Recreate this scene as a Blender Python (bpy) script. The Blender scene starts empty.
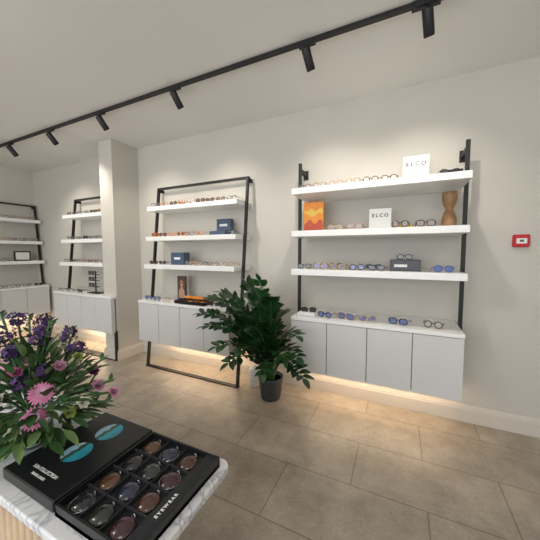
import bpy, math, random
from mathutils import Vector, Matrix, Euler
random.seed(7)
sc = bpy.context.scene
try:
    sc.view_settings.view_transform = 'Standard'
    sc.view_settings.look = 'None'
except Exception: pass

# ------------------------------------------------------------------ materials
def mat(name, col, rough=0.5, metal=0.0, emit=None, estr=0.0, noise=0.0, nscale=20, bump=0.0, trans=0.0, coat=0.0, alpha=1.0):
    m = bpy.data.materials.new(name); m.use_nodes = True
    nt = m.node_tree; b = nt.nodes['Principled BSDF']
    b.inputs['Base Color'].default_value = (*col, 1)
    b.inputs['Roughness'].default_value = rough
    b.inputs['Metallic'].default_value = metal
    b.inputs['Transmission Weight'].default_value = trans
    b.inputs['Coat Weight'].default_value = coat
    b.inputs['Alpha'].default_value = alpha
    if emit:
        b.inputs['Emission Color'].default_value = (*emit, 1)
        b.inputs['Emission Strength'].default_value = estr
    if noise > 0 or bump > 0:
        tc = nt.nodes.new('ShaderNodeTexCoord'); n = nt.nodes.new('ShaderNodeTexNoise')
        n.inputs['Scale'].default_value = nscale; n.inputs['Detail'].default_value = 5
        nt.links.new(tc.outputs['Object'], n.inputs['Vector'])
        if noise > 0:
            r = nt.nodes.new('ShaderNodeMapRange')
            r.inputs['From Min'].default_value = 0.3; r.inputs['From Max'].default_value = 0.7
            r.inputs['To Min'].default_value = 1 - noise; r.inputs['To Max'].default_value = 1 + noise
            nt.links.new(n.outputs['Fac'], r.inputs['Value'])
            v = nt.nodes.new('ShaderNodeVectorMath'); v.operation = 'SCALE'
            v.inputs[0].default_value = col
            nt.links.new(r.outputs['Result'], v.inputs['Scale'])
            nt.links.new(v.outputs['Vector'], b.inputs['Base Color'])
        if bump > 0:
            bp = nt.nodes.new('ShaderNodeBump'); bp.inputs['Strength'].default_value = bump
            bp.inputs['Distance'].default_value = 0.002
            nt.links.new(n.outputs['Fac'], bp.inputs['Height'])
            nt.links.new(bp.outputs['Normal'], b.inputs['Normal'])
    return m

M_wall = mat('wall_paint', (0.565, 0.54, 0.485), 0.85, noise=0.015, nscale=3, bump=0.05)
M_ceil = mat('ceiling_paint', (0.80, 0.79, 0.765), 0.9, noise=0.01, nscale=2)
M_trim = mat('trim_paint', (0.60, 0.56, 0.50), 0.5, noise=0.01)
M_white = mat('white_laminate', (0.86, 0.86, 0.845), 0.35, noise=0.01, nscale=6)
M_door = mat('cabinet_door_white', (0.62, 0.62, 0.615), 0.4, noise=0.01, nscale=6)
M_gap = mat('cabinet_gap', (0.12, 0.12, 0.12), 0.7)
M_black = mat('black_metal', (0.008, 0.008, 0.009), 0.55, noise=0.05)
M_led = mat('led_strip', (1, .85, .6), 0.5, emit=(1, .80, .56), estr=4)
M_lamp = mat('lamp_lens', (1, .9, .8), 0.5, emit=(1, .93, .82), estr=8)
M_blackframe = mat('glasses_black', (0.015, 0.013, 0.012), 0.2)
M_tort = mat('glasses_tortoise', (0.12, 0.045, 0.015), 0.2, noise=0.6, nscale=90)
M_gold = mat('glasses_gold', (0.6, 0.4, 0.22), 0.25, metal=1)
M_silver = mat('glasses_silver', (0.5, 0.5, 0.52), 0.25, metal=1)
M_pinkf = mat('glasses_pink', (0.55, 0.26, 0.2), 0.25)
M_orangef = mat('glasses_orange', (0.75, 0.22, 0.04), 0.25)
M_bluef = mat('glasses_blue', (0.05, 0.1, 0.3), 0.25)
def lensmat(name, col, a):
    return mat(name, col, 0.05, alpha=a, coat=0.5)
L_clear = lensmat('lens_clear', (0.7, 0.75, 0.8), 0.18)
L_dark = lensmat('lens_dark', (0.02, 0.02, 0.025), 0.9)
L_blue = lensmat('lens_blue', (0.08, 0.14, 0.42), 0.75)
L_brown = lensmat('lens_brown', (0.14, 0.06, 0.03), 0.85)
M_wood = mat('oak_slats', (0.50, 0.36, 0.22), 0.5, noise=0.15, nscale=14)
M_wooddk = mat('turned_wood', (0.26, 0.14, 0.06), 0.4, noise=0.3, nscale=25)
M_blueb = mat('slate_blue_card', (0.05, 0.085, 0.14), 0.5, noise=0.05)
M_card = mat('white_card', (0.78, 0.78, 0.75), 0.5)
M_ink = mat('print_grey', (0.10, 0.10, 0.10), 0.6)
M_inkw = mat('print_white', (0.8, 0.8, 0.8), 0.6)
M_sepia = mat('sepia_print', (0.10, 0.05, 0.035), 0.5, noise=0.5, nscale=30)
M_skin = mat('portrait_print', (0.45, 0.28, 0.20), 0.5, noise=0.15, nscale=30)
M_orange = mat('orange_print', (0.85, 0.30, 0.03), 0.5, noise=0.1)
M_yellow = mat('yellow_print', (0.85, 0.55, 0.08), 0.5)
M_redp = mat('red_print', (0.55, 0.08, 0.03), 0.5)
M_red = mat('alarm_red', (0.50, 0.015, 0.025), 0.35)
M_leaf = mat('zz_leaf', (0.014, 0.055, 0.014), 0.3, noise=0.5, nscale=9, coat=0.3)
M_stem = mat('zz_stem', (0.05, 0.13, 0.04), 0.5)
M_pot = mat('pot_dark', (0.05, 0.055, 0.06), 0.5, noise=0.1)
M_soil = mat('soil', (0.03, 0.02, 0.012), 0.95, noise=0.4, nscale=60)
M_casebk = mat('case_black', (0.009, 0.010, 0.011), 0.3, noise=0.1, nscale=40)
M_casein = mat('case_inner', (0.012, 0.013, 0.016), 0.7)
M_gleaf = mat('bouquet_leaf', (0.03, 0.085, 0.02), 0.5, noise=0.3, nscale=15)
M_gleaf2 = mat('bouquet_leaf_pale', (0.13, 0.21, 0.07), 0.55, noise=0.2, nscale=15)
M_lime = mat('petal_lime', (0.38, 0.45, 0.12), 0.55)
M_pink = mat('gerbera_pink', (0.66, 0.22, 0.40), 0.55, noise=0.12, nscale=30)
M_pinkl = mat('petal_pale_pink', (0.70, 0.38, 0.52), 0.55)
M_cream = mat('petal_cream', (0.80, 0.78, 0.66), 0.55)
M_mag = mat('petal_magenta', (0.38, 0.05, 0.24), 0.55)
M_purp = mat('petal_purple', (0.07, 0.03, 0.13), 0.7, noise=0.3)
M_core = mat('gerbera_core', (0.12, 0.03, 0.05), 0.8, noise=0.4, nscale=200)
M_glass = mat('vase_glass', (0.85, 0.92, 0.9), 0.03, trans=0.9)
M_plast = mat('white_plastic', (0.7, 0.71, 0.72), 0.4)

def floor_mat():
    m = bpy.data.materials.new('stone_floor_tiles'); m.use_nodes = True
    nt = m.node_tree; N = nt.nodes; L = nt.links; b = N['Principled BSDF']
    tc = N.new('ShaderNodeTexCoord')
    mp = N.new('ShaderNodeMapping'); mp.inputs['Location'].default_value = (0.23, 0.12, 0)
    L.new(tc.outputs['Object'], mp.inputs['Vector'])
    br = N.new('ShaderNodeTexBrick')
    br.inputs['Scale'].default_value = 1; br.inputs['Brick Width'].default_value = 0.8
    br.inputs['Row Height'].default_value = 0.4; br.inputs['Mortar Size'].default_value = 0.0035
    br.inputs['Mortar Smooth'].default_value = 0.1
    br.inputs['Color1'].default_value = (0.325, 0.282, 0.228, 1); br.inputs['Color2'].default_value = (0.375, 0.325, 0.265, 1)
    br.inputs['Mortar'].default_value = (0.19, 0.165, 0.135, 1)
    L.new(mp.outputs['Vector'], br.inputs['Vector'])
    n = N.new('ShaderNodeTexNoise'); n.inputs['Scale'].default_value = 5; n.inputs['Detail'].default_value = 9; n.inputs['Roughness'].default_value = 0.65
    L.new(tc.outputs['Object'], n.inputs['Vector'])
    n2 = N.new('ShaderNodeTexNoise'); n2.inputs['Scale'].default_value = 60; n2.inputs['Detail'].default_value = 4
    L.new(tc.outputs['Object'], n2.inputs['Vector'])
    ad = N.new('ShaderNodeMath'); ad.operation = 'MULTIPLY_ADD'; ad.inputs[1].default_value = 0.4
    L.new(n2.outputs['Fac'], ad.inputs[0]); L.new(n.outputs['Fac'], ad.inputs[2])
    r = N.new('ShaderNodeMapRange'); r.inputs['From Min'].default_value = 0.5; r.inputs['From Max'].default_value = 0.9
    r.inputs['To Min'].default_value = 0.74; r.inputs['To Max'].default_value = 1.26
    L.new(ad.outputs[0], r.inputs['Value'])
    v = N.new('ShaderNodeVectorMath'); v.operation = 'SCALE'
    L.new(br.outputs['Color'], v.inputs[0]); L.new(r.outputs['Result'], v.inputs['Scale'])
    L.new(v.outputs['Vector'], b.inputs['Base Color'])
    b.inputs['Roughness'].default_value = 0.36
    bp = N.new('ShaderNodeBump'); bp.inputs['Strength'].default_value = 0.25; bp.inputs['Distance'].default_value = 0.003; bp.invert = True
    L.new(br.outputs['Fac'], bp.inputs['Height']); L.new(bp.outputs['Normal'], b.inputs['Normal'])
    return m
def marble_mat():
    m = bpy.data.materials.new('white_marble'); m.use_nodes = True
    nt = m.node_tree; N = nt.nodes; L = nt.links; b = N['Principled BSDF']
    tc = N.new('ShaderNodeTexCoord')
    n = N.new('ShaderNodeTexNoise'); n.inputs['Scale'].default_value = 7; n.inputs['Detail'].default_value = 10
    n.inputs['Roughness'].default_value = 0.6; n.inputs['Distortion'].default_value = 1.6
    L.new(tc.outputs['Object'], n.inputs['Vector'])
    cr = N.new('ShaderNodeValToRGB'); e = cr.color_ramp.elements
    e[0].position = 0.40; e[0].color = (0.72, 0.73, 0.75, 1); e[1].position = 0.60; e[1].color = (0.76, 0.76, 0.77, 1)
    x = e.new(0.495); x.color = (0.42, 0.44, 0.48, 1)
    y = e.new(0.46); y.color = (0.70, 0.71, 0.73, 1); z = e.new(0.53); z.color = (0.74, 0.745, 0.755, 1)
    L.new(n.outputs['Fac'], cr.inputs['Fac']); L.new(cr.outputs['Color'], b.inputs['Base Color'])
    b.inputs['Roughness'].default_value = 0.2
    return m
def oval_mat():
    m = bpy.data.materials.new('lake_picture'); m.use_nodes = True
    nt = m.node_tree; N = nt.nodes; L = nt.links; b = N['Principled BSDF']
    tc = N.new('ShaderNodeTexCoord'); sp = N.new('ShaderNodeSeparateXYZ'); L.new(tc.outputs['Generated'], sp.inputs[0])
    n = N.new('ShaderNodeTexNoise'); n.inputs['Scale'].default_value = 6; n.inputs['Detail'].default_value = 5
    L.new(tc.outputs['Generated'], n.inputs['Vector'])
    a = N.new('ShaderNodeMath'); a.operation = 'MULTIPLY_ADD'; a.inputs[1].default_value = 0.35
    L.new(n.outputs['Fac'], a.inputs[0]); L.new(sp.outputs['X'], a.inputs[2])
    cr = N.new('ShaderNodeValToRGB'); e = cr.color_ramp.elements
    e[0].position = 0.25; e[0].color = (0.30, 0.55, 0.75, 1); e[1].position = 1.0; e[1].color = (0.03, 0.28, 0.38, 1)
    for p, c in ((0.45, (0.45, 0.62, 0.7, 1)), (0.52, (0.04, 0.10, 0.06, 1)), (0.64, (0.03, 0.12, 0.07, 1)), (0.72, (0.04, 0.38, 0.48, 1))):
        q = e.new(p); q.color = c
    L.new(a.outputs[0], cr.inputs['Fac']); L.new(cr.outputs['Color'], b.inputs['Base Color'])
    b.inputs['Roughness'].default_value = 0.3
    return m
M_floor = floor_mat(); M_marble = marble_mat(); M_oval = oval_mat()

# ------------------------------------------------------------------ mesh builder
class MB:
    def __init__(s): s.v = []; s.f = []; s.mi = []; s.sm = []; s.mats = []; s.M = Matrix.Identity(4)
    def m(s, mt):
        if mt not in s.mats: s.mats.append(mt)
        return s.mats.index(mt)
    def add(s, vs, fs, mt, smooth=False, M=None):
        T = s.M @ M if M is not None else s.M
        o = len(s.v); s.v += [T @ Vector(p) for p in vs]
        k = s.m(mt)
        for f in fs: s.f.append([o + i for i in f]); s.mi.append(k); s.sm.append(smooth)
    def box(s, x0, x1, y0, y1, z0, z1, mt, M=None, bev=0.0):
        if bev > 0:
            b = bev; vs = []; fs = []
            def ring(z, ins):
                return [(x0+b+ins*0, y0+ins, z), (x1-b, y0+ins, z), (x1-ins, y0+b, z), (x1-ins, y1-b, z),
                        (x1-b, y1-ins, z), (x0+b, y1-ins, z), (x0+ins, y1-b, z), (x0+ins, y0+b, z)]
            for z, i in ((z0, b), (z0+b, 0), (z1-b, 0), (z1, b)): vs += ring(z, i)
            for r in range(3):
                for i in range(8):
                    j = (i+1) % 8; fs.append((r*8+i, r*8+j, r*8+8+j, r*8+8+i))
            fs.append(tuple(reversed(range(8)))); fs.append(tuple(range(24, 32)))
            s.add(vs, fs, mt, False, M); return
        vs = [(x0,y0,z0),(x1,y0,z0),(x1,y1,z0),(x0,y1,z0),(x0,y0,z1),(x1,y0,z1),(x1,y1,z1),(x0,y1,z1)]
        fs = [(0,3,2,1),(4,5,6,7),(0,1,5,4),(1,2,6,5),(2,3,7,6),(3,0,4,7)]
        s.add(vs, fs, mt, False, M)
    def tube(s, pts, r, mt, n=8, closed=False, M=None):
        pts = [Vector(p) for p in pts]; k = len(pts); vs = []; fs = []
        up = None
        for i, p in enumerate(pts):
            if closed: t = (pts[(i+1) % k] - pts[i-1]).normalized()
            else: t = (pts[min(i+1, k-1)] - pts[max(i-1, 0)]).normalized()
            if up is None:
                up = Vector((0, 0, 1)) if abs(t.z) < 0.9 else Vector((1, 0, 0))
                if closed:
                    nrm = (pts[k//4]-pts[0]).cross(pts[k//2]-pts[0]);
                    if nrm.length > 0: up = nrm.normalized()
            a = t.cross(up).normalized(); up = a.cross(t).normalized()
            rr = r[i] if isinstance(r, (list, tuple)) else r
            for j in range(n):
                an = 2*math.pi*j/n
                vs.append(p + a*math.cos(an)*rr + up*math.sin(an)*rr)
        for i in range(k if closed else k-1):
            for j in range(n):
                a0 = i*n+j; a1 = i*n+(j+1) % n; b0 = ((i+1) % k)*n+j; b1 = ((i+1) % k)*n+(j+1) % n
                fs.append((a0, a1, b1, b0))
        if not closed:
            fs.append(tuple(reversed(range(n)))); fs.append(tuple(range((k-1)*n, k*n)))
        s.add(vs, fs, mt, True, M)
    def lathe(s, prof, mt, n=28, M=None, smooth=True):
        vs = []; fs = []
        for r, z in prof:
            for j in range(n):
                a = 2*math.pi*j/n; vs.append((r*math.cos(a), r*math.sin(a), z))
        for i in range(len(prof)-1):
            for j in range(n):
                fs.append((i*n+j, i*n+(j+1) % n, (i+1)*n+(j+1) % n, (i+1)*n+j))
        fs.append(tuple(reversed(range(n)))); fs.append(tuple(range((len(prof)-1)*n, len(prof)*n)))
        s.add(vs, fs, mt, smooth, M)
    def leaf(s, base, d, up, L, W, mt, fold=0.25, droop=0.15, seg=5):
        d = Vector(d).normalized(); side = d.cross(Vector(up))
        if side.length < 1e-4: side = d.cross(Vector((1, 0, 0)))
        side.normalize(); nn = side.cross(d).normalized(); base = Vector(base)
        vs = [base]; fs = []
        for i in range(1, seg):
            t = i/seg; w = W*0.5*math.sin(math.pi*t**0.85)**0.8
            c = base + d*(L*t) - nn*(droop*L*t*t)
            vs += [c - side*w + nn*w*fold, c, c + side*w + nn*w*fold]
        tip = base + d*L - nn*droop*L; vs.append(tip); T = len(vs)-1
        fs += [(0, 2, 1), (0, 3, 2)]
        for i in range(seg-2):
            a = 1+i*3; b = a+3
            fs += [(a, a+1, b+1, b), (a+1, a+2, b+2, b+1)]
        a = 1+(seg-2)*3
        fs += [(a, a+1, T), (a+1, a+2, T)]
        s.add(vs, fs, mt, True)
    def obj(s, name, parent=None, bevel=0.0, coll=None):
        lo = Vector((min(p.x for p in s.v), min(p.y for p in s.v), min(p.z for p in s.v)))
        hi = Vector((max(p.x for p in s.v), max(p.y for p in s.v), max(p.z for p in s.v)))
        o = Vector(((lo.x+hi.x)/2, (lo.y+hi.y)/2, lo.z))
        me = bpy.data.meshes.new(name); me.from_pydata([p-o for p in s.v], [], s.f)
        for mt in s.mats: me.materials.append(mt)
        me.polygons.foreach_set('material_index', s.mi); me.polygons.foreach_set('use_smooth', s.sm); me.update()
        ob = bpy.data.objects.new(name, me); ob.location = o; sc.collection.objects.link(ob)
        if bevel > 0:
            bv = ob.modifiers.new('bevel', 'BEVEL'); bv.width = bevel; bv.segments = 2; bv.limit_method = 'ANGLE'
        if parent is not None: setpar(ob, parent)
        return ob
def setpar(ob, parent):
    ob.parent = parent; ob.matrix_parent_inverse = Matrix.Translation(-parent.location)
def empty(name, loc):
    e = bpy.data.objects.new(name, None); e.location = loc; e.empty_display_size = 0.1; sc.collection.objects.link(e); return e
def text(body, size, M, mt, parent, name='lettering', bold=0.0):
    cu = bpy.data.curves.new(name, 'FONT'); cu.body = body; cu.size = size; cu.align_x = 'CENTER'; cu.align_y = 'CENTER'
    cu.extrude = 0.0005; cu.offset = bold; cu.materials.append(mt)
    ob = bpy.data.objects.new(name, cu); sc.collection.objects.link(ob)
    ob.matrix_world = M
    ob.parent = parent; ob.matrix_parent_inverse = parent.matrix_basis.inverted()
    return ob
def T(x, y, z): return Matrix.Translation((x, y, z))
def R(a, ax): return Matrix.Rotation(math.radians(a), 4, ax)

# ------------------------------------------------------------------ room
YW = 2.64; XL = -5.80; XR = 2.6; YF = -3.2; H = 2.75
def simple(name, x0, x1, y0, y1, z0, z1, mt, parent=None):
    b = MB(); b.box(x0, x1, y0, y1, z0, z1, mt); return b.obj(name, parent)
simple('floor', XL-.15, XR+.15, YF-.15, YW+.15, -.1, 0, M_floor)
simple('ceiling', XL-.15, XR+.15, YF-.15, YW+.15, H, H+.1, M_ceil)
simple('wall_back', XL-.15, XR+.15, YW, YW+.15, 0, H, M_wall)
simple('wall_left', XL-.15, XL, YF, YW, 0, H, M_wall)
simple('wall_right', XR, XR+.15, YF, YW, 0, H, M_wall)
b = MB()
wx0, wx1, wz0, wz1 = -4.2, 1.6, 0.5, 2.4
b.box(XL-.15, wx0, YF-.15, YF, 0, H, M_wall); b.box(wx1, XR+.15, YF-.15, YF, 0, H, M_wall)
b.box(wx0, wx1, YF-.15, YF, 0, wz0, M_wall); b.box(wx0, wx1, YF-.15, YF, wz1, H, M_wall)
b.obj('wall_front')
b = MB()
for x in (wx0, -2.3, -.35, wx1-.05): b.box(x, x+.05, YF-.1, YF-.04, wz0, wz1, M_black)
b.box(wx0, wx1, YF-.1, YF-.04, wz0, wz0+.05, M_black); b.box(wx0, wx1, YF-.1, YF-.04, wz1-.05, wz1, M_black)
b.obj('window_1')
PX0, PX1, PY = -3.44, -3.20, 2.27
simple('wall_pier', PX0, PX1, PY, YW, 0, H, M_wall)
def baseboard(name, p0, p1, nrm, e0=0.0, e1=0.0):
    prof = [(0, 0), (.018, 0), (.018, .105), (.014, .112), (.014, .120), (.009, .130), (.006, .142), (0, .142)]
    p0 = Vector(p0); p1 = Vector(p1); n = Vector(nrm); vs = []; t = (p1-p0).normalized()
    for p, e in ((p0, -e0), (p1, e1)):
        for d, z in prof: vs.append((p.x+n.x*d+t.x*e*d, p.y+n.y*d+t.y*e*d, z))
    k = len(prof); fs = [(i, (i+1) % k, k+(i+1) % k, k+i) for i in range(k)] + [tuple(reversed(range(k))), tuple(range(k, 2*k))]
    b = MB(); b.add(vs, fs, M_trim); return b.obj(name)
baseboard('baseboard_back', (PX1, YW, 0), (XR, YW, 0), (0, -1, 0))
baseboard('baseboard_alcove', (XL, YW, 0), (PX0, YW, 0), (0, -1, 0))
baseboard('baseboard_pier_front', (PX0, PY, 0), (PX1, PY, 0), (0, -1, 0), 1, 1)
baseboard('baseboard_pier_side', (PX1, PY, 0), (PX1, YW-.018, 0), (1, 0, 0), 1, 0)
baseboard('baseboard_left', (XL, YF, 0), (XL, YW-.018, 0), (1, 0, 0))

# ------------------------------------------------------------------ glasses
def superel(cx, cz, a, b_, e, n=20, y=0.0, tilt=0.0):
    pts = []
    for i in range(n):
        t = 2*math.pi*i/n; c = math.cos(t); s_ = math.sin(t)
        x = a*math.copysign(abs(c)**(2/e), c); z = b_*math.copysign(abs(s_)**(2/e), s_)
        pts.append((cx+x, y, cz+z+tilt*x))
    return pts
def glasses(mb, M, fm, lm, style=0, thick=0.0032):
    a, b_, e = [(.024, .020, 2.6), (.024, .023, 2.0), (.027, .022, 3.0), (.027, .019, 2.3)][style % 4]
    zc = b_ + thick + .003
    cx = a + .009
    for s_ in (-1, 1):
        pts = superel(s_*cx, zc, a, b_, e, tilt=s_*0.10 if style == 3 else 0)
        mb.tube(pts, thick, fm, 6, True, M)
        mb.add([(p[0], -.0005, p[2]) for p in pts], [tuple(range(len(pts)))], lm, False, M)
        ox = s_*(cx+a)
        mb.tube([(ox, 0, zc+.008), (ox+s_*.006, .004, zc+.009), (ox+s_*.007, .02, zc+.008), (ox+s_*.006, .085, zc+.004),
                 (ox+s_*.003, .115, zc-.008), (ox+s_*.001, .132, .004)], thick*.75, fm, 5, False, M)
    mb.tube([(-.010, 0, zc+.006), (-.004, -.001, zc+.010), (.004, -.001, zc+.010), (.010, 0, zc+.006)], thick, fm, 6, False, M)
FR = [M_blackframe, M_tort, M_gold, M_blackframe, M_silver, M_pinkf, M_blackframe, M_tort]
def row(name, base, lx0, lx1, d, z, n, frames=None, lenses=None, jit=.004):
    mb = MB(); mb.M = base
    for i in range(n):
        x = lx0 + (lx1-lx0)*(i+.5)/n + random.uniform(-jit, jit)
        fm = random.choice(frames or FR); lm = random.choice(lenses or [L_clear, L_clear, L_dark])
        glasses(mb, T(x, -d + random.uniform(-.008, .008), z+.0005) @ R(random.uniform(-8, 8), 'Z') @ Matrix.Scale(.93, 4), fm, lm, random.randrange(4))
    return mb.obj(name)

# ------------------------------------------------------------------ shelving units
SZ = [1.91, 1.558, 1.235]
TH = 0.05; CT = 0.825; CB = 0.36
def area(name, loc, sx, sy, power, col, rot=(0, 0, 0), parent=None):
    l = bpy.data.lights.new(name, 'AREA'); l.shape = 'RECTANGLE'; l.size = sx; l.size_y = sy; l.energy = power; l.color = col
    o = bpy.data.objects.new(name, l); o.location = loc; o.rotation_euler = rot; sc.collection.objects.link(o)
    if parent: setpar(o, parent)
    return o
def unit(name, base, w, lean, shelf_w=None, notch=None, led=1.0):
    loc = base @ Vector((w/2, -.2, 0)); E = empty(name, loc)
    rz = base.to_euler().z
    sw = shelf_w or w
    def post(lx, z0=0.0):
        p = MB(); p.M = base; h = .012
        if lean:
            d0, d1, zt = .315, .075, 2.17
            y0 = -(d0 + (d1-d0)*z0/zt)
            vs = []
            for (yy, zz) in ((y0, z0), (-d1, zt)):
                vs += [(lx-h, yy-.016, zz), (lx+h, yy-.016, zz), (lx+h, yy+.016, zz), (lx-h, yy+.016, zz)]
            p.add(vs, [(0,3,2,1),(4,5,6,7),(0,1,5,4),(1,2,6,5),(2,3,7,6),(3,0,4,7)], M_black)
            p.box(lx-h, lx+h, -d1, -.0, zt-.05, zt-.015, M_black)
        else:
            p.box(lx-h-.001, lx+h+.001, -.19, -.165, .60, 2.19, M_black)
            p.box(lx-h-.004, lx+h+.004, -.17, 0, 2.11, 2.14, M_black)
            p.box(lx-h-.012, lx+h+.012, -.006, 0, 2.08, 2.17, M_black)
            p.box(lx-h-.004, lx+h+.004, -.17, 0, .66, .70, M_black)
        p.obj('post', E)
    post(-.015)
    post((w+.013) if shelf_w is None else (sw-.02))
    if lean:
        p = MB(); p.M = base
        p.box(-.027, (w+.025) if shelf_w is None else sw-.004, -.091, -.062, 2.147, 2.17, M_black)
        p.box(-.027, w+.025, -.340, -.290, 0, .010, M_black)
        if shelf_w is not None: p.box(w-.02, w+.012, -.40, -.372, 0, CB+.02, M_black); p.box(-.028, w+.012, -.40, -.34, 0, .010, M_black)
        p.obj('cross_bar', E)
    for i, z in enumerate(SZ):
        dep = (.28, .31, .345)[i] if lean else .44
        p = MB(); p.M = base; x1 = sw if shelf_w is None else sw-.04
        p.box(.0, x1, -dep, -.002, z-TH, z, M_white)
        p.obj('shelf_%d' % (i+1), E, bevel=.003)
    p = MB(); p.M = base; D = .44
    if notch is None:
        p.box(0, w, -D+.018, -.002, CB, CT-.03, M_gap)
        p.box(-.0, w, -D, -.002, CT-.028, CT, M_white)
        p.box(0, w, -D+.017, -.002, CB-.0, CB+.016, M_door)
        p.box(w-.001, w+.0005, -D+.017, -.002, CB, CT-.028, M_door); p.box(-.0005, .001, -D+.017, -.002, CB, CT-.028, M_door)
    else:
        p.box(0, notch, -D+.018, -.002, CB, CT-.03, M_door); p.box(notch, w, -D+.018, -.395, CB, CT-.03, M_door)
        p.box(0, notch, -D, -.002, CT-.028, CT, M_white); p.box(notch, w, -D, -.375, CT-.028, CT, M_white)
    p.obj('cabinet_carcass', E)
    nd = 4
    for i in range(nd):
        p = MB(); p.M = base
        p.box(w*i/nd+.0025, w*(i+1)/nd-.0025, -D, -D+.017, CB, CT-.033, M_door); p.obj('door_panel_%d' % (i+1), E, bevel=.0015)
    p = MB(); p.M = base; xe = w if notch is None else notch-.03
    p.box(.05, xe-.05, -.085, -.07, CB-.006, CB, M_led); p.obj('led_strip', E)
    c = base @ Vector((xe/2, -.12, CB-.01))
    area('cabinet_light', c, xe-.1, .02, 4.2*led, (1, .73, .48), (0, 0, rz), E)
    return E
B1 = T(XL, 1.34, 0) @ R(90, 'Z'); B2 = T(-4.46, YW, 0); B3 = T(-2.73, YW, 0); B4 = T(-.84, YW, 0)
unit('eyewear_shelving_unit', B4, 1.25, False)
unit('ladder_shelving_unit', B3, 1.25, True, led=1.15)
unit('ladder_shelving_unit', B2, 1.25, True, shelf_w=1.01, notch=1.01, led=1.2)
unit('ladder_shelving_unit', B1, 1.25, True, led=1.2)

row('row_of_eyeglasses', B4, .02, .82, .36, SZ[0], 6, [M_gold, M_tort, M_silver, M_pinkf], [L_clear])
row('row_of_eyeglasses', B4, .10, .80, .17, SZ[0], 5, [M_gold, M_tort, M_silver, M_pinkf], [L_clear])
row('row_of_eyeglasses', B4, 1.05, 1.22, .36, SZ[0], 1, [M_blackframe], [L_dark])
row('row_of_eyeglasses', B4, .27, .59, .37, SZ[1], 2, [M_gold, M_pinkf], [L_clear])
row('row_of_eyeglasses', B4, .75, 1.08, .39, SZ[1], 2, [M_tort, M_blackframe], [L_brown, L_clear])
row('row_of_sunglasses', B4, .02, .75, .37, SZ[2], 5, [M_gold, M_blackframe], [L_blue, L_dark])
row('row_of_sunglasses', B4, .10, .72, .18, SZ[2], 4, [M_gold, M_blackframe, M_tort], [L_blue, L_dark, L_clear])
row('row_of_sunglasses', B4, 1.02, 1.22, .36, SZ[2], 1, [M_bluef], [L_blue])
g = [(.10, .25, M_blackframe, L_dark, 2, 15), (.28, .38, M_blackframe, L_blue, 1, -10), (.45, .36, M_tort, L_blue, 2, -15),
     (.62, .38, M_gold, L_blue, 1, 8), (.84, .36, M_blackframe, L_blue, 2, -12), (1.07, .36, M_tort, L_clear, 1, -10)]
for x, d, fm, lm, st, a in g:
    mb = MB(); mb.M = B4; glasses(mb, T(x, -d, CT+.0005) @ R(a, 'Z'), fm, lm, st, .0036); mb.obj('sunglasses')
row('row_of_eyeglasses', B3, .03, 1.22, .23, SZ[0], 9, [M_gold, M_tort, M_blackframe, M_pinkf, M_orangef], [L_clear, L_brown])
row('row_of_eyeglasses', B3, .03, .82, .26, SZ[1], 6, [M_orangef, M_pinkf, M_tort], [L_clear, L_brown])
row('row_of_eyeglasses', B3, 1.08, 1.22, .26, SZ[1], 1, [M_blackframe], [L_dark])
row('row_of_eyeglasses', B3, .03, .32, .30, SZ[2], 2, [M_blackframe, M_tort], [L_dark])
row('row_of_eyeglasses', B3, .57, 1.22, .30, SZ[2], 5, [M_blackframe, M_tort, M_gold], [L_clear, L_dark])
row('row_of_eyeglasses', B3, .03, .45, .38, CT, 3, [M_blackframe, M_gold], [L_clear, L_blue])
row('row_of_eyeglasses', B3, .95, 1.22, .36, CT, 2, [M_blackframe], [L_dark])
for i, z in enumerate(SZ):
    row('row_of_eyeglasses', B2, .03, .96, (.23, .26, .29)[i], z, 7, [M_blackframe, M_tort, M_blackframe, M_gold], [L_clear, L_dark])
    row('row_of_eyeglasses', B1, .1, 1.22 if i < 2 else .85, (.23, .26, .29)[i], z, 8 if i < 2 else 5, [M_blackframe, M_tort, M_gold], [L_clear])
row('row_of_eyeglasses', B2, .03, .60, .38, CT, 4, [M_blackframe], [L_dark, L_clear])
row('row_of_eyeglasses', B1, .3, 1.2, .38, CT, 6, [M_blackframe, M_tort], [L_dark, L_clear])

def sign(name, X0, X1, Y, z, h, lines, size):
    b = MB(); b.box(X0, X1, Y, Y+.014, z, z+h, M_card, bev=.002); o = b.obj(name)
    for k, (s_, zz) in enumerate(lines):
        text(s_, size, T((X0+X1)/2, Y-.0008, z+zz) @ R(90, 'X'), M_ink, o, bold=.0012)
    return o
sign('brand_sign', .0, .175, 2.36, SZ[0], .185, [('E L C O', .125)], .040)
sign('brand_sign', -.235, -.07, 2.36, SZ[1], .165, [('E L C O', .11)], .036)
b = MB()
X0, X1, Yp, z = -.80, -.615, 2.40, SZ[1]
b.box(X0, X1, Yp, Yp+.03, z, z+.265, M_orange, bev=.004)
n = 14
b.add([(X0+.008, Yp-.001, z+.01), (X1-.008, Yp-.001, z+.01)] + [(X1-.008-(X1-X0-.016)*i/n, Yp-.001, z+.09+.02*math.sin(i*.8)) for i in range(n+1)], [tuple(range(n+3))], M_redp)
b.add([(X0+.008+(X1-X0-.016)*i/n, Yp-.0012, z+.15+.018*math.sin(i*.6+1)) for i in range(n+1)] +
      [(X1-.008-(X1-X0-.016)*i/n, Yp-.0012, z+.195+.012*math.sin(i*.9)) for i in range(n+1)], [tuple(range(2*n+2))], M_yellow)
b.tube([(X0+.05, Yp+.015, z+.263), (X0+.055, Yp+.015, z+.275), (X1-.055, Yp+.015, z+.275), (X1-.05, Yp+.015, z+.263)], .003, M_redp, 6)
b.obj('orange_art_print')
b = MB()
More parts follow.
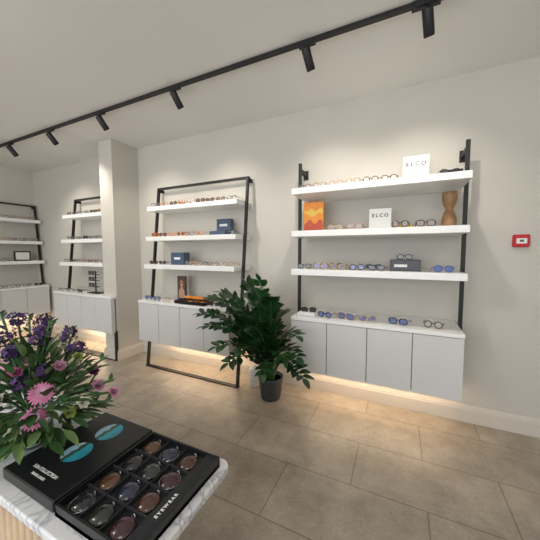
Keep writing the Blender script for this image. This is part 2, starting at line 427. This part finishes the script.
b.lathe([(.045, 0), (.048, .01), (.047, .06), (.038, .095), (.027, .12), (.026, .13), (.029, .14), (.040, .165), (.048, .20), (.049, .245), (.045, .25), (.038, .25), (.036, .20)], M_wooddk, 24, T(.31, 2.36, SZ[1]))
b.obj('turned_wooden_vase')
b = MB(); b.box(-.02, .09, 2.44, 2.50, SZ[1], SZ[1]+.035, M_yellow, bev=.006); b.obj('glasses_case')
b = MB(); b.box(-.07, .14, 2.32, 2.44, SZ[2], SZ[2]+.085, M_casebk, bev=.003); b.box(-.04, .05, 2.319, 2.3205, SZ[2]+.03, SZ[2]+.05, M_card)
o = b.obj('display_box')
mb = MB(); glasses(mb, T(.03, 2.335, SZ[2]+.0855) @ Matrix.Scale(.8, 4), M_blackframe, L_dark, 2); mb.obj('sunglasses')
b = MB(); b.box(-.80, -.64, 2.23, 2.29, CT, CT+.035, M_plast, bev=.01); b.obj('glasses_case')
b = MB(); b.box(.27, .36, 2.215, 2.225, SZ[0], SZ[0]+.02, M_black); b.obj('price_plaque')
b = MB(); b.box(-1.83, -1.65, 2.50, 2.56, SZ[1], SZ[1]+.18, M_blueb, bev=.003); b.box(-1.79, -1.69, 2.4993, 2.5005, SZ[1]+.10, SZ[1]+.125, M_inkw)
b.box(-1.86, -1.66, 2.41, 2.495, SZ[1], SZ[1]+.045, M_blueb, bev=.003); b.obj('display_box')
b = MB(); b.box(-2.37, -2.18, 2.36, 2.46, SZ[2], SZ[2]+.14, M_blueb, bev=.003); b.box(-2.32, -2.23, 2.3593, 2.3605, SZ[2]+.06, SZ[2]+.085, M_inkw); b.obj('display_box')
# standing portrait card
b = MB(); fx, fy = -2.32, 2.47
b.box(fx-.065, fx+.065, fy, fy+.012, CT, CT+.27, M_black); b.box(fx-.058, fx+.058, fy-.001, fy, CT+.008, CT+.262, M_sepia)
def disc(cx, cz, rx, rz_, yy, mt): b.add([(cx+rx*math.cos(t*math.pi/10), yy, cz+rz_*math.sin(t*math.pi/10)) for t in range(20)], [tuple(range(20))], mt)
disc(fx, CT+.185, .026, .036, fy-.002, M_skin)
b.add([(fx-.045, fy-.0015, CT+.012), (fx+.045, fy-.0015, CT+.012), (fx+.042, fy-.0015, CT+.10), (fx+.014, fy-.0015, CT+.135), (fx+.012, fy-.0015, CT+.16),
       (fx-.012, fy-.0015, CT+.16), (fx-.014, fy-.0015, CT+.135), (fx-.042, fy-.0015, CT+.10)], [tuple(range(8))], M_skin)
disc(fx-.011, CT+.19, .009, .008, fy-.003, M_black); disc(fx+.011, CT+.19, .009, .008, fy-.003, M_black)
b.box(fx-.03, fx+.03, fy+.012, fy+.07, CT, CT+.01, M_black)
b.obj('framed_portrait')
b = MB(); x0, x1, y0, y1, z = -2.20, -1.80, 2.225, 2.385, CT
b.box(x0, x1, y0, y1, z, z+.012, M_orange); b.box(x0, x1, y0, y0+.012, z, z+.035, M_casebk); b.box(x0, x1, y1-.012, y1, z, z+.035, M_casebk)
b.box(x0, x0+.012, y0, y1, z, z+.035, M_casebk); b.box(x1-.012, x1, y0, y1, z, z+.035, M_casebk)
b.box(x0, x1, y1, y1+.010, z, z+.06, M_orange)
glasses(b, T(-2.09, 2.245, CT+.012) @ Matrix.Scale(.9, 4), M_blackframe, L_dark, 2); glasses(b, T(-1.91, 2.245, CT+.012) @ Matrix.Scale(.9, 4), M_tort, L_brown, 1)
b.obj('open_eyewear_tray')
b = MB(); x = -3.70; y = 2.33
b.box(x-.12, x+.12, y-.05, y+.05, CT, CT+.01, M_black)
b.box(x-.006, x+.006, y-.006, y+.006, CT, CT+.30, M_black)
for k in (.09, .17, .25):
    b.box(x-.10, x+.10, y-.045, y+.0, CT+k, CT+k+.006, M_black)
    glasses(b, T(x-.04, y-.03, CT+k+.006) @ Matrix.Scale(.9, 4), M_blackframe, L_dark, 2)
b.obj('eyewear_display_stand')
b = MB(); b.M = B1; b.box(.90, 1.12, -.20, -.185, SZ[2], SZ[2]+.16, M_black); b.box(.92, 1.10, -.201, -.199, SZ[2]+.02, SZ[2]+.14, M_card)
b.obj('framed_notice')
b = MB(); x = .80; z = 1.462
b.box(x-.048, x+.048, YW-.03, YW, z-.046, z+.046, M_red, bev=.006); b.box(x-.030, x+.030, YW-.0315, YW-.029, z-.020, z+.018, M_card)
b.box(x-.012, x+.012, YW-.0325, YW-.031, z-.008, z+.008, M_ink)
b.obj('fire_alarm_call_point')

# ------------------------------------------------------------------ track lights
E = empty('ceiling_track_light', (-1.8, 1.8, H))
b = MB(); b.box(-5.6, 2.2, 1.785, 1.815, H-.022, H, M_black); b.box(.02, .16, 1.78, 1.82, H-.034, H-.0, M_black); b.obj('track_rail', E)
for x in (.10, -.585, -1.72, -2.68, -3.55, -4.43):
    b = MB(); b.box(x-.055, x+.055, 1.787, 1.813, H-.038, H-.022, M_black)
    b.tube([(x, 1.8, H-.035), (x, 1.8, H-.07)], .007, M_black, 8)
    Rm = T(x, 1.8, H-.085) @ R(36, 'X') @ R(-8, 'Y')
    b.lathe([(.026, .035), (.028, .03), (.028, -.09), (.026, -.095), (.024, -.095), (.023, -.08)], M_black, 24, Rm)
    b.lathe([(.022, -.081), (.022, -.083)], M_lamp, 20, Rm)
    b.obj('spot_head', E)
    l = bpy.data.lights.new('spot', 'SPOT'); l.energy = 30; l.color = (1, .93, .82); l.spot_size = math.radians(96); l.spot_blend = 1.0; l.shadow_soft_size = .02
    o = bpy.data.objects.new('spot_lamp', l); o.location = Rm @ Vector((0, 0, -.105)); sc.collection.objects.link(o)
    o.rotation_euler = (math.radians(34), 0, 0); setpar(o, E)

# ------------------------------------------------------------------ ZZ plant
PXp, PYp = -1.075, 2.29
E = empty('potted_zz_plant', (PXp, PYp, 0))
b = MB(); b.lathe([(.085, 0), (.09, .006), (.115, .20), (.118, .215), (.108, .215), (.104, .19)], M_pot, 32, T(PXp, PYp, 0))
b.lathe([(.104, .18), (.10, .19)], M_soil, 24, T(PXp, PYp, 0)); b.obj('pot', E)
tips = [(-.60, -.26, .80), (-.54, -.20, .94), (-.38, -.22, 1.00), (-.18, -.14, 1.10), (-.02, -.18, 1.12), (.12, -.25, .98), (.28, -.34, .92),
        (.40, -.40, .76), (.46, -.42, .46), (.32, -.46, .60), (-.14, -.40, .88), (-.46, -.36, .72), (.02, -.40, .78), (-.24, .05, .96),
        (-.30, -.42, .58), (.04, .05, .88), (-.04, -.48, .60), (.42, -.44, .62), (-.36, -.10, .84), (.16, -.46, .46), (-.16, -.46, .48)]
b = MB()
for tx, ty, tz in tips:
    o0 = Vector((PXp + tx*.10, PYp + ty*.10, .18)); e = Vector((PXp+tx, PYp+ty, tz))
    arch = .08 + .25*math.hypot(tx, ty)
    c = Vector((PXp + tx*.32, PYp + ty*.32, .2 + (tz-.2)*.62 + arch))
    pts = [o0*(1-t)**2 + c*2*t*(1-t) + e*t*t for t in [i/14 for i in range(15)]]
    b.tube(pts, [.009*(1-.7*i/14) for i in range(15)], M_stem, 6)
    L = sum((pts[i+1]-pts[i]).length for i in range(14)); nl = int(L/.050)
    for k in range(nl):
        t = .24 + .76*(k+.5)/nl; p = o0*(1-t)**2 + c*2*t*(1-t) + e*t*t
        tg = ((c-o0)*(1-t) + (e-c)*t).normalized()
        sd = tg.cross(Vector((random.uniform(-.3, .3), random.uniform(-.3, .3)-.3, 1)));
        if sd.length < .15: sd = Vector((1, 0, 0))
        sd.normalize(); nn = sd.cross(tg)
        for s_ in (-1, 1):
            d = tg*.6 + sd*s_*.85 + nn*.2 + Vector((random.uniform(-.2, .2), random.uniform(-.2, .2), random.uniform(-.2, .2)))
            b.leaf(p, d, nn, random.uniform(.088, .118)*(1.1-.25*t), .058*(1.1-.25*t), M_leaf)
    b.leaf(e, (e-c).normalized(), (0, 0, 1), .10, .05, M_leaf)
def fix(p):
    y = min(p.y, YW-.03)
    if p.x > -.87 and y > 2.175: y = 2.175 - .02*random.random()
    if p.x < -1.385 and y > 2.175: y = 2.175 - .02*random.random()
    return Vector((p.x, y, p.z))
b.v = [fix(p) for p in b.v]
b.obj('fronds', E)
b = MB(); b.lathe([(.05, 0), (.055, .01), (.055, .17), (.05, .18), (.03, .19), (.012, .20), (.01, .215)], M_plast, 24, T(-1.33, 2.44, 0)); b.obj('white_canister')

# ------------------------------------------------------------------ marble table
TZ = .80; tx0, tx1, ty0, ty1 = -2.3, -.405, .282, .612
E = empty('marble_top_counter', (-1.2, .45, 0))
def rrect(x0, x1, y0, y1, r, n=8):
    pts = []
    for cx, cy, a0 in ((x1-r, y1-r, 0), (x0+r, y1-r, 90), (x0+r, y0+r, 180), (x1-r, y0+r, 270)):
        for i in range(n+1):
            a = math.radians(a0+90*i/n); pts.append((cx+r*math.cos(a), cy+r*math.sin(a)))
    return pts
b = MB(); P = rrect(tx0, tx1, ty0, ty1, .03); k = len(P)
b.add([(x, y, TZ-.022) for x, y in P] + [(x, y, TZ) for x, y in P],
      [tuple(reversed(range(k))), tuple(range(k, 2*k))] + [(i, (i+1) % k, k+(i+1) % k, k+i) for i in range(k)], M_marble)
b.obj('marble_top', E, bevel=.004)
b = MB(); bx0, bx1, by0, by1 = -2.2, -.66, .31, .575
b.box(bx0, bx1, by0, by1, 0, TZ-.023, M_wood)
s_ = .032; r_ = .015
def slat(x, y): b.tube([(x, y, 0), (x, y, TZ-.024)], r_, M_wood, 10)
x = bx0
while x <= bx1: slat(x, by0); slat(x, by1); x += s_
y = by0
while y <= by1: slat(bx1, y); slat(bx0, y); y += s_
b.obj('fluted_base', E)

E = empty('sunglasses_sample_case', (-.66, .44, TZ))
b = MB(); x0, x1, y0, y1 = -.672, -.426, .312, .582; z0 = TZ; z1 = TZ+.028
b.box(x0, x1, y0, y1, z0, z0+.010, M_casein)
w = .005
b.box(x0, x1, y0, y0+w, z0, z1, M_casebk); b.box(x0, x1, y1-w, y1, z0, z1, M_casebk)
b.box(x0, x0+w, y0, y1, z0, z1, M_casebk); b.box(x1-w, x1, y0, y1, z0, z1, M_casebk)
sx = x1-.040
b.box(sx, x1-w, y0+w, y1-w, z0+.01, z1-.004, M_casein)
nx, ny = 3, 4
cw = (sx-x0-w)/nx; ch = (y1-y0-2*w)/ny
for i in range(1, nx): b.box(x0+w+cw*i-.0015, x0+w+cw*i+.0015, y0+w, y1-w, z0+.01, z1-.006, M_casein)
for j in range(1, ny): b.box(x0+w, sx, y0+w+ch*j-.0015, y0+w+ch*j+.0015, z0+.01, z1-.006, M_casein)
tray = b.obj('tray', E)
LT = [mat('tint_%d' % i, c, .12, coat=.7) for i, c in enumerate([(.014, .014, .018), (.06, .024, .014), (.016, .022, .045), (.08, .034, .016), (.045, .014, .022), (.018, .024, .020)])]
b = MB()
for i in range(nx):
    for j in range(ny):
        cx = x0+w+cw*(i+.5); cy = y0+w+ch*(j+.5); lm = LT[(i*5+j*3) % 6]
        Mx = T(cx, cy-.002, z0+.012)
        b.lathe([(.025, 0), (.025, .003), (.020, .006), (.012, .008), (.004, .0086)], lm, 28, Mx @ R(8, 'X'))
        b.tube([(cx+.0255*math.cos(a*math.pi/12), cy-.002+.0255*math.sin(a*math.pi/12), z0+.015) for a in range(24)], .001, M_silver if (i+j) % 4 == 0 else M_blackframe, 5, True)
        b.tube([(cx-.006, cy+.024, z0+.016), (cx, cy+.028, z0+.019), (cx+.006, cy+.024, z0+.016)], .0013, M_silver, 6)
b.obj('tinted_lenses', E)
text('E Y E W E A R', .0105, T(sx+.018, (y0+y1)/2-.03, z1-.003) @ R(-90, 'Z') @ R(180, 'Z'), M_inkw, E, bold=.0003)
b = MB(); lx0, lx1 = -.905, -.678
b.box(lx0, lx1, y0+.0, y1+.004, TZ, TZ+.030, M_casebk, bev=.003)
b.obj('lid', E)
for cy in (.427, .520):
    b = MB(); n = 32
    b.add([(-.79+.036*math.cos(2*math.pi*i/n), cy+.038*math.sin(2*math.pi*i/n), TZ+.0306) for i in range(n)], [tuple(range(n))], M_oval)
    b.obj('oval_picture', E)
text('SUN COLLECTION', .012, T(-.79, .352, TZ+.0304), M_inkw, E); text('TINTED LENSES', .008, T(-.79, .336, TZ+.0304), M_inkw, E)

# ------------------------------------------------------------------ bouquet
VX, VY = -1.00, .42
E = empty('flower_bouquet_in_vase', (VX, VY, TZ))
b = MB(); b.lathe([(.045, 0), (.05, .004), (.052, .08), (.058, .10), (.055, .10), (.049, .08), (.046, .012), (.001, .010)], M_glass, 28, T(VX, VY, TZ)); b.obj('vase', E)
C0 = Vector((VX, VY, TZ+.08))
stems = MB(); leaves = MB(); fl = MB()
def basis(c, nrm):
    q = Vector((0, 0, 1)).rotation_difference(Vector(nrm).normalized()); return T(*c) @ q.to_matrix().to_4x4()
def gerbera(c, nrm, r):
    Mx = basis(c, nrm); old = fl.M; fl.M = Mx
    for ring, (n, rr, lift, mt) in enumerate(((22, r, .12, M_pink), (20, r*.82, .25, M_pink), (16, r*.5, .5, M_pinkl))):
        for i in range(n):
            a = 2*math.pi*(i+.5*ring)/n + random.uniform(-.05, .05)
            d = Vector((math.cos(a), math.sin(a), lift))
            fl.leaf(d*.15*rr + Vector((0, 0, .002*ring)), d, (0, 0, 1), rr*.9, rr*.27, mt, .1, .15, 4)
    fl.lathe([(r*.25, 0), (r*.26, r*.08), (r*.18, r*.16), (r*.05, r*.18)], M_core, 14)
    fl.M = old
def rose(c, nrm, r, mt):
    Mx = basis(c, nrm); old = fl.M; fl.M = Mx
    for k in range(22):
        a = k*2.4; q = k/22; d = Vector((math.cos(a)*(.25+q), math.sin(a)*(.25+q), 1.3-q*1.1))
        fl.leaf((0, 0, -r*.4), d, (-math.cos(a), -math.sin(a), .3), r*(.95+.25*q), r*.9, mt, .35, -.12, 5)
    fl.M = old
def cluster(c, r, mt, n=26):
    for k in range(n):
        d = Vector((random.gauss(0, 1), random.gauss(0, 1), random.gauss(0.2, 1))).normalized(); p = Vector(c) + d*r*random.uniform(.4, 1)
        for i in range(4):
            a = i*math.pi/2+random.random(); e = Vector((math.cos(a), math.sin(a), .4)); q = Vector((0, 0, 1)).rotation_difference(d)
            fl.leaf(p, q @ e, d, .011, .007, mt, .1, .1, 3)
def stem(c):
    c = Vector(c); m_ = C0.lerp(c, .5) + Vector((0, 0, .02)); foot = Vector((VX-(c.x-VX)*.12, VY-(c.y-VY)*.12, TZ+.02))
    stems.tube([foot, C0+(c-C0)*.1, m_, c], .003, M_stem, 6)
cam = Vector((.1, -.2, 1.38))
def face(c, k=.6):
    c = Vector(c); return ((cam-c).normalized()*k + (c-C0).normalized()*(1-k) + Vector((0, 0, .25))).normalized()
def P(dx, dy, dz): return (VX+dx, VY+dy, TZ+dz)
for c, r in ((P(.125, -.03, .195), .031), (P(.115, -.045, .13), .031), (P(-.12, -.02, .2), .038)): gerbera(c, face(c), r); stem(c)
for c, r, mt in ((P(.10, .03, .245), .020, M_pinkl), (P(.05, -.02, .27), .020, M_pinkl), (P(.20, .08, .185), .020, M_pinkl), (P(.24, .10, .165), .018, M_pinkl),
                 (P(.16, .09, .22), .020, M_mag), (P(.05, -.10, .19), .022, M_cream), (P(.02, -.04, .24), .020, M_pink), (P(.0, -.08, .27), .02, M_pinkl),
                 (P(.05, -.12, .13), .020, M_lime), (P(-.07, -.1, .2), .03, M_pinkl), (P(.19, .04, .15), .018, M_cream), (P(.16, .02, .125), .018, M_lime),
                 (P(.14, .06, .27), .016, M_lime), (P(.09, -.08, .10), .02, M_cream), (P(.07, .06, .29), .016, M_cream)):
    rose(c, face(c, .4), r, mt); stem(c)
for c, r in ((P(.02, .02, .32), .028), (P(-.05, -.04, .33), .03), (P(.10, .08, .28), .026), (P(.07, .0, .23), .024), (P(-.1, .02, .36), .035),
             (P(.0, .04, .34), .024), (P(.06, .08, .32), .024), (P(-.02, .05, .36), .022), (P(-.08, -.08, .28), .035), (P(.09, -.06, .23), .018), (P(.02, -.05, .30), .024)):
    cluster(c, r, M_purp, 32); stem(c)
for k in range(420):
    d = Vector((random.gauss(0, 1), random.gauss(0, 1), random.gauss(.35, .75))).normalized()
    q = random.uniform(.45, 1); p = C0 + Vector((.045+d.x*.16, d.y*.13, .06+d.z*.155))*q
    if p.z < TZ+.06: p.z = TZ+.06+random.random()*.04
    dd = d + Vector((random.uniform(-.5, .5), random.uniform(-.5, .5), random.uniform(-.1, .5)))
    if dd.z < -.1: dd.z = -.1
    leaves.leaf(p, dd, (0, 0, 1), random.uniform(.04, .08), random.uniform(.014, .028), random.choice([M_gleaf, M_gleaf, M_gleaf, M_gleaf2]), .2, .2)
for c in (P(-.03, .02, .38), P(.04, .04, .37), P(.02, .06, .36), P(-.10, -.02, .39), P(.24, .10, .20), P(.20, .10, .26), P(.08, .08, .34), P(.26, .08, .15)):
    stem(c); c = Vector(c)
    for j in range(12):
        a = j*2.4; p = c - (c-C0)*.04*j
        leaves.leaf(p, (math.cos(a), math.sin(a), .7), (0, 0, 1), .032, .012, M_gleaf, .2, .1, 4)
stems.obj('stems', E); leaves.obj('leaves', E); fl.obj('blooms', E)

# ------------------------------------------------------------------ light
area('shopfront_daylight', (-1.3, YF-.3, 1.45), 5.6, 1.9, 140, (.93, .96, 1.0), (math.radians(90), 0, 0))
E = empty('fill_downlights', (-1.5, -.8, H))  # added fittings and point lamps outside the view, for room fill
for x, y in ((-4.2, 0), (-2.4, 0), (-.6, -.4), (1.2, .3), (-3.3, -1.6), (-1.2, -1.8), (.9, -1.6)):
    b = MB(); b.lathe([(.05, H-.012), (.055, H-.006), (.055, H)], M_black, 20, T(x, y, 0)); b.lathe([(.04, H-.014), (.04, H-.012)], M_lamp, 20, T(x, y, 0)); b.obj('fill_downlight', E)
    l = bpy.data.lights.new('fill_point', 'POINT'); l.energy = 10; l.color = (1, .95, .88); l.shadow_soft_size = .12
    o = bpy.data.objects.new('fill_lamp', l); o.location = (x, y, H-.16); sc.collection.objects.link(o); setpar(o, E)
w = bpy.data.worlds.new('World'); sc.world = w; w.use_nodes = True
w.node_tree.nodes['Background'].inputs[0].default_value = (.75, .85, 1, 1); w.node_tree.nodes['Background'].inputs[1].default_value = .8

# ------------------------------------------------------------------ camera
cd = bpy.data.cameras.new('Camera'); cd.sensor_width = 36; cd.lens = 275/540*36; cd.clip_start = .02
co = bpy.data.objects.new('Camera', cd); co.location = (0, 0, 1.38); co.rotation_euler = (math.radians(90-3.75), 0, math.radians(25.3))
sc.collection.objects.link(co); sc.camera = co
